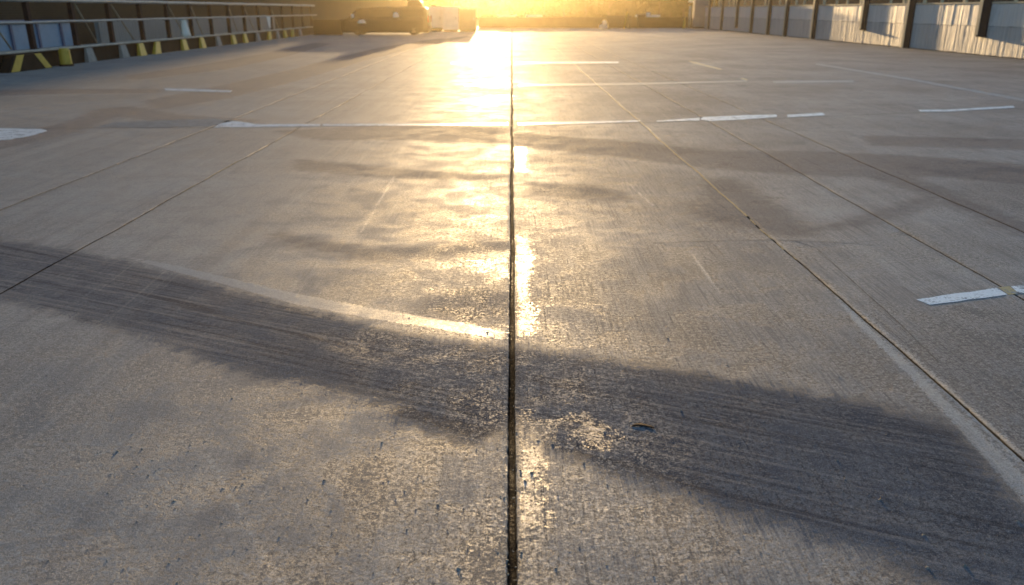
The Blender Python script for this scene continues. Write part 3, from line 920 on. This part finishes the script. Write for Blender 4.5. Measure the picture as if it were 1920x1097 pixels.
def cabinet(x0, x1, y, h, mat, label, foot):
    r_ = empty('storage_cabinet', ((x0 + x1) / 2, y, 0))
    tag(r_, label, 'cabinet', 'cabinets beside the van')
    w = (x1 - x0) / 2
    MB().box(-w, w, 0, .9, foot, h).build('body', mat, r_, .02)
    MB().box(-w + .06, w - .06, .05, .85, 0, foot - .002).build('plinth', M['dark_kerb'], r_)
    MB().box(-w - .03, w + .03, -.03, .93, h + .002, h + .05).build('lid', mat, r_, .01)
    dr = MB().box(-w + .05, w - .05, -.025, -.003, foot + .06, h - .06).build('door', mat, r_, .006)
    MB().box(w - .18, w - .14, -.06, -.026, h * .5, h * .5 + .18).build('handle', M['alloy'], dr, .006)


cabinet(-5.72, -4.78, 58.0, 1.55, M['white'], 'white storage cabinet right behind the van rear', .22)
cabinet(-4.72, -3.66, 57.4, 1.55, M['white'], 'white storage cabinet between the other white one and the tan one', .1)
cabinet(-3.62, -2.45, 57.6, 1.42, M['tan'], 'tan storage cabinet at the right end of the row', .08)

M['low_wall'] = simple('dark_low_wall', (0.045, 0.036, 0.025), (0.03, 0.025, 0.018), 0.85, 2, bump=0.004, spec=0.1)
lw = empty('low_wall', (5.9, 69.0, 0))
tag(lw, 'low dark wall closing the far end of the deck', 'wall')
MB().box(-8.6, 8.9, 0, .3, 0, .78).build('wall_body', M['low_wall'], lw)
MB().box(-8.65, 8.95, -.04, .34, .782, .84).build('coping', M['low_wall'], lw, .01)
lw2 = empty('low_wall', (-10.4, 49.6, 0))
tag(lw2, 'short dark low wall between the railing end and the van', 'wall')
MB().box(-1.3, .35, 0, .3, 0, .78).build('wall_body', M['low_wall'], lw2)
MB().box(-1.33, .38, -.03, .33, .782, .85).build('coping', M['low_wall'], lw2, .01)

for x0, x1, lb in ((1.15, 2.45, 'white strip added as a glint on the far wall nearest the glare'), (-1.2, .35, 'white strip added as a glint on the far wall deep in the glare'), (10.1, 12.1, 'white strip added as a glint on the right half of the far wall')):
    o = MB().box(-(x1 - x0) / 2, (x1 - x0) / 2, -.11, .11, 0, .16).build('glint_strip', M['white'], None, .012)  # white strip added in place of a distant glint
    o.location = ((x0 + x1) / 2, 69.15, .842)
    tag(o, lb, 'glint strip', 'added glint strips on the far wall')

# white bag, bench with leaning yellow pole
n = Nodes('thin_white_plastic')
p1 = n.node('ShaderNodeBsdfDiffuse', {'Color': (0.8, 0.78, 0.74, 1)})
p2 = n.node('ShaderNodeBsdfTranslucent', {'Color': (0.85, 0.82, 0.75, 1)})
mx = n.node('ShaderNodeMixShader', {0: 0.65})
n.t.links.new(p1.outputs[0], mx.inputs[1]); n.t.links.new(p2.outputs[0], mx.inputs[2]); n.t.links.new(mx.outputs[0], n.out.inputs['Surface'])
M['bag'] = n.m
bag = empty('plastic_bag', gpt(1131, 55) + (0,))
tag(bag, 'crumpled white plastic bag glowing in the backlight', 'bag')


def lump(cx, cz, rx, rz, seed, n1=14, n2=9):
    rr = random.Random(seed); vs, fs = [], []
    for i in range(n2 + 1):
        th = math.pi * i / n2
        for k in range(n1):
            an = 2 * math.pi * k / n1
            q = 1 + rr.uniform(-.16, .16)
            vs.append((cx + rx * math.sin(th) * math.cos(an) * q, .2 * math.sin(th) * math.sin(an) * q, max(0.0, cz + rz * math.cos(th) * q)))
    for i in range(n2):
        for k in range(n1): fs.append((i * n1 + k, i * n1 + (k + 1) % n1, (i + 1) * n1 + (k + 1) % n1, (i + 1) * n1 + k))
    return MB().add(vs, fs)


lump(0, .16, .34, .2, 3).build('bag_body', M['bag'], bag)
lump(.08, .46, .17, .2, 5).build('bag_neck', M['bag'], bag)

bx, by = gpt(1160, 54)
be = empty('bench', (bx, by, 0))
tag(be, 'low dark bench in front of the far wall', 'bench')
MB().box(-1.0, 1.0, -.22, .22, .42, .5).build('seat', M['dark_paint'], be, .01)
for sx in (-.8, .8): MB().box(sx - .06, sx + .06, -.2, .2, 0, .418).build('leg', M['dark_paint'], be, .01)
MB().box(-1.0, 1.0, .2, .25, .502, .98).build('backrest', M['dark_paint'], be, .01)
wb = empty('wheeled_bin', (bx + 1.75, by + .1, 0))
tag(wb, 'dark wheeled bin standing at the right end of the far bench', 'bin')
M['bin'] = simple('dark_bin_plastic', (0.012, 0.011, 0.010), (0.02, 0.018, 0.016), 0.7, 4, spec=0.15)
MB().add([(-.24, -.26, .08), (.24, -.26, .08), (.24, .26, .08), (-.24, .26, .08), (-.31, -.34, 1.0), (.31, -.34, 1.0), (.31, .34, 1.0), (-.31, .34, 1.0)],
         [(0, 3, 2, 1), (4, 5, 6, 7), (0, 1, 5, 4), (1, 2, 6, 5), (2, 3, 7, 6), (3, 0, 4, 7)]).build('body', M['bin'], wb, .02)
MB().prism([(-.37, 1.002), (.37, 1.002), (.37, 1.05), (0, 1.12), (-.37, 1.06)], 'x', -.34, .34).build('lid', M['bin'], wb, .015)
for sx in (-.27, .27): MB().tube([(sx - .03, .24, .1), (sx + .03, .24, .1)], .1, 14).build('wheel', M['rubber'], wb)
bk = empty('white_bucket', (bx + 2.75, 69.15, .842))
tag(bk, 'small white bucket on the far wall right of the bin', 'bucket')
MB().tube([(0, 0, 0), (0, 0, .34)], [.14, .18], 16).build('body', M['white'], bk)
MB().tube([(0, 0, .342), (0, 0, .37)], [.19, .19], 16).build('rim', M['white'], bk)
px_, py_ = gpt(1172, 54.5)
po = MB().tube([(0, 0, 0), (.12, .1, .75), (.2, .16, 1.25)], .05, 8).build('leaning_pole', M['yellow'])
po.location = (px_, by - .34, 0)
tag(po, 'short yellow pole leaning against the far bench', 'pole')

# ------------------------------------------------------------------ right side: weatherboard wall, posts, window band
def board_material(name, c1, c2, dirt):
    n = Nodes(name)
    v1 = n.scaled(1, 4.5, .30); v2 = n.scaled(1, 16, .6, (2, 1, 0)); v3 = n.scaled(1, 60, 2.0)
    a, b, c = n.noise(1, 5, .6, v1), n.noise(1, 4, .6, v2), n.noise(1, 3, .6, v3)
    d = n.noise(1.3, 6, .65)
    col = n.mix(n.ramp(b, .38, .64), c1, c2)
    col = n.mix(n.ramp(n.math('ADD', n.math('MULTIPLY', d, .6), n.math('MULTIPLY', c, .4)), .52, .66, 0, .6), col, dirt)
    h = n.math('ADD', n.math('MULTIPLY', a, .14), n.math('ADD', n.math('MULTIPLY', b, .05), n.math('MULTIPLY', c, .006)))
    return n.surf(col, n.ramp(b, .3, .7, .5, .7), n.bump(h, 1.0), 0.0, .3)


M['board'] = board_material('whitewashed_boards', (0.85, 0.83, 0.80), (0.76, 0.74, 0.71), (0.48, 0.46, 0.43))  # paler twin for the sunlit upper band
M['board_low'] = board_material('weathered_shade_boards', (0.68, 0.67, 0.65), (0.55, 0.54, 0.53), (0.36, 0.35, 0.34))  # greyer than above: the wall's lower shade put into the colour, plus weathering
M['steel'] = simple('slate_steel_and_shade', (0.016, 0.020, 0.030), (0.026, 0.031, 0.042), 0.95, 4, spec=0.03)  # slate tone that also carries the pilasters' shaded sides
M['trim'] = simple('cream_trim_and_sunlit', (0.72, 0.62, 0.44), (0.60, 0.50, 0.34), 0.55, 4)  # cream that also carries the pilasters' sunlit sides
M['dark_in'] = simple('dark_boards', (0.035, 0.043, 0.055), (0.055, 0.064, 0.078), 0.85, 2, spec=0.1)
WX = 15.3
wy0, wy1 = 12.0, 67.0
wa = empty('board_wall', (WX, wy0, 0))
tag(wa, 'long whitewashed board wall along the right edge', 'wall')


def boards(z0, z1, xo, w, tilt, seed):
    rr = random.Random(seed); m_ = MB(); yy = 0.0
    while yy < wy1 - wy0:
        ww = w * rr.uniform(.8, 1.2)
        d = rr.uniform(0, .004)
        lo = z0 + rr.uniform(0, .015)
        m_.box(xo - d, xo + .05, yy + .003, yy + ww - .003, lo, z1)
        yy += ww
    return m_


boards(.90, 1.575, -.003, .34, R(9), 11).build('upper_boards', M['board'], wa)
boards(.02, .895, .0, .30, R(7), 12).build('lower_boards', M['board_low'], wa)
MB().box(.055, .2, 0, wy1 - wy0, 0, 1.58).build('core', M['dark_in'], wa)
MB().box(-.02, .2, 0, wy1 - wy0, 1.582, 1.64).build('sill', M['trim'], wa, .006)
MB().box(-.05, .22, 0, wy1 - wy0, 3.0, 3.3).build('top_beam', M['steel'], wa, .006)
posts = [(16.5, .0), (22.2, .35), (27.3, .62), (32.4, .0), (36.6, .62), (42.6, .0), (47.0, .0), (50.2, .0), (53.8, .0), (57.4, .3), (61.5, .0), (65.5, .0)]
for yy, z0 in posts:
    a = yy - wy0
    MB().box(-.055, .0, a - .22, a + .22, z0, 2.998).build('post_shade_face', M['steel'], wa, .004)  # flat dark strip painted as the pilaster's shaded side
    MB().box(-.058, .0, a + .222, a + .42, max(z0, .0), 2.998).build('post_sunlit_face', M['trim'], wa, .004)  # flat cream strip painted as the pilaster's sunlit side
    if z0 > .1: MB().box(-.075, .02, a - .26, a + .28, z0 - .05, z0 - .002).build('bracket', M['steel'], wa)
a = 1.3
k = 0
while a < wy1 - wy0 - 1:
    if all(abs(a + wy0 - p[0]) > .7 for p in posts):
        MB().box(.02, .1, a - .04, a + .04 + .05 * (k % 3), 1.642, 2.998).build('mullion', M['trim'], wa, .004)
    a += 1.25 + .35 * (k % 2); k += 1
sh = empty('dark_shed', (17.6, 10, -0.08))
tag(sh, 'dark shed seen through the openings above the board wall', 'shed')
MB().box(0, 5, 0, 62, 0, 4.2).build('shed_wall', M['dark_in'], sh)
MB().box(-.3, 5.3, -.3, 62.3, 4.202, 4.4).build('shed_roof', M['roof'], sh)

M['grey_col'] = simple('grey_pillar', (0.30, 0.30, 0.31), (0.24, 0.24, 0.25), 0.6, 2)
pi_ = empty('grey_pillar', (15.2, 68.2, 0))
tag(pi_, 'square grey pillar at the far end of the board wall', 'pillar')
MB().box(-.6, .55, -.3, .4, .1, 3.2).build('shaft', M['grey_col'], pi_, .02)
MB().box(-.66, .61, -.36, .46, 0, .1).build('base', M['low_wall'], pi_, .01)
MB().box(-.66, .61, -.36, .46, 3.202, 3.35).build('capital', M['grey_col'], pi_, .01)
o = MB().tube([(0, 0, 0), (0, 0, 1.9)], .07, 10).build('rusty_pipe', simple('rust', (0.20, 0.09, 0.03), (0.14, 0.06, 0.025), .7, 6))
o.location = (15.9, 67.6, 0)
tag(o, 'rusty upright pipe right of the grey pillar', 'pipe')
ym = empty('marker_post', (14.2, 67.6, 0))
tag(ym, 'pale marker post with round top left of the grey pillar', 'post')
MB().tube([(0, 0, 0), (0, 0, 1.7)], .10, 10).build('stem', M['trim'], ym, smooth=True)
lump(0, 0, .2, .3, 8).build('top', M['bag'], ym).location = (0, 0, 1.95)
o = MB().tube([(0, 0, 0), (0, 0, .55), (0, 0, .78)], [.13, .10, .03], 12).build('yellow_cone', M['yellow'])
o.location = (13.75, 67.4, 0)
tag(o, 'narrow yellow cone at the foot of the pale marker post', 'cone')

# ------------------------------------------------------------------ trees beyond the far wall
n = Nodes('tree_leaves')
cc = n.mix(n.ramp(n.noise(1.2, 3), .35, .65), (0.035, 0.042, 0.014), (0.065, 0.062, 0.02))
d1 = n.node('ShaderNodeBsdfDiffuse', {'Color': cc}); d2 = n.node('ShaderNodeBsdfTranslucent', {'Color': cc}); mx = n.node('ShaderNodeMixShader', {0: .12})
n.t.links.new(d1.outputs[0], mx.inputs[1]); n.t.links.new(d2.outputs[0], mx.inputs[2]); n.t.links.new(mx.outputs[0], n.out.inputs['Surface'])
M['leaves'] = n.m
M['bark'] = simple('bark', (0.07, 0.05, 0.035), (0.045, 0.035, 0.025), .9, 6)


def tree_meshes(seed):
    rr = random.Random(seed)
    tk = MB()
    tk.tube([(0, 0, 0), (.05, 0, 1.2), (.0, .08, 2.4), (.1, .05, 4.0)], [.2, .16, .12, .05], 8)
    for k in range(6):
        an = k * 1.05 + rr.random(); z = rr.uniform(.9, 2.6)
        tk.tube([(0, 0, z), (.7 * math.cos(an), .7 * math.sin(an), z + .6), (1.3 * math.cos(an), 1.3 * math.sin(an), z + 1.4)], [.07, .045, .02], 6)
    cr = MB()
    clumps = [(rr.gauss(0, 1.1), rr.gauss(0, 1.1), rr.uniform(.7, 4.6), rr.uniform(.5, 1.0)) for _ in range(26)]
    for cx, cy, cz, cr_ in clumps:
        for _ in range(80):
            d = Vector((rr.gauss(0, 1), rr.gauss(0, 1), rr.gauss(0, 1))).normalized() * cr_ * rr.uniform(.5, 1.05)
            c = Vector((cx, cy, cz)) + d
            if c.z < .15: continue
            u = Vector((rr.gauss(0, 1), rr.gauss(0, 1), rr.gauss(0, 1))).normalized(); w = u.orthogonal().normalized()
            s = rr.uniform(.08, .16)
            cr.add([c - u * s, c + w * s * .6, c + u * s, c - w * s * .6], [(0, 1, 2, 3)])
    return tk, cr


protos = []
for sd in (1, 2, 3):
    tk, cr = tree_meshes(sd)
    t = empty('broadleaf_tree')
    tk.build('trunk', M['bark'], t, smooth=True); cr.build('crown', M['leaves'], t)
    protos.append(t)
spots = []
x = -26.0
k = 0
while x < 34:
    spots.append((x, 118 + 14 * ((k * 7) % 5) / 5, .58 + .18 * ((k * 3) % 4) / 4)); x += 2.6 + .5 * (k % 3); k += 1
for i, (x, y, s) in enumerate(spots):
    p = protos[i % 3]
    if i < 3:
        t = p
    else:
        t = p.copy(); COL.objects.link(t)
        for ch in p.children:
            c = ch.copy(); COL.objects.link(c); c.parent = t
    t.location = (x, y, -0.08); t.scale = (s * 1.15, s * 1.15, s); t.rotation_euler = (0, 0, i * 1.3)
    tag(t, 'hazy golden brown leafy tree in the row beyond the far wall', 'tree', 'trees in a row beyond the far wall')

rr = random.Random(77)
wd = MB()
gx, gz = np.linspace(-60, 75, 120), np.linspace(-.2, 3.9, 14)
cv = [(float(x_), 144 + rr.uniform(-.6, .6) + 1.5 * math.sin(x_ * .6), float(z_) + rr.uniform(-.15, .15)) for z_ in gz for x_ in gx]
wd.add(cv, [(j * 120 + i, j * 120 + i + 1, (j + 1) * 120 + i + 1, (j + 1) * 120 + i) for j in range(13) for i in range(119)])
for i in range(9000):
    x = rr.uniform(-60, 75); z = rr.uniform(.3, 4.3 + .6 * math.sin(x * .35) + .4 * math.sin(x * 1.1)); y = 141 + rr.uniform(-2.5, 2.5) + 1.5 * math.sin(x * .6)
    for _ in range(3):
        u = Vector((rr.gauss(0, 1), rr.gauss(0, .6), rr.gauss(0, 1))).normalized(); w = u.orthogonal().normalized()
        c = Vector((x + rr.gauss(0, .4), y + rr.gauss(0, .4), z + rr.gauss(0, .3))); q = rr.uniform(.25, .5)
        wd.add([c - u * q, c + w * q * .6, c + u * q, c - w * q * .6], [(0, 1, 2, 3)])
tag(wd.build('far_wood', M['leaves']), 'dense far wood melting into the golden haze', 'wood', kind='stuff')

# ------------------------------------------------------------------ the warm evening haze
n = Nodes('evening_haze')
pv = n.node('ShaderNodeVolumePrincipled', {'Color': (1.0, 0.84, 0.54, 1), 'Density': 0.00043, 'Anisotropy': 0.895})
n.t.links.new(pv.outputs[0], n.out.inputs['Volume'])
hz = MB().box(-60, 60, -20, 260, -1.1, 19.0).build('haze', n.m)
tag(hz, 'warm golden evening haze over the whole deck', 'haze', kind='stuff')
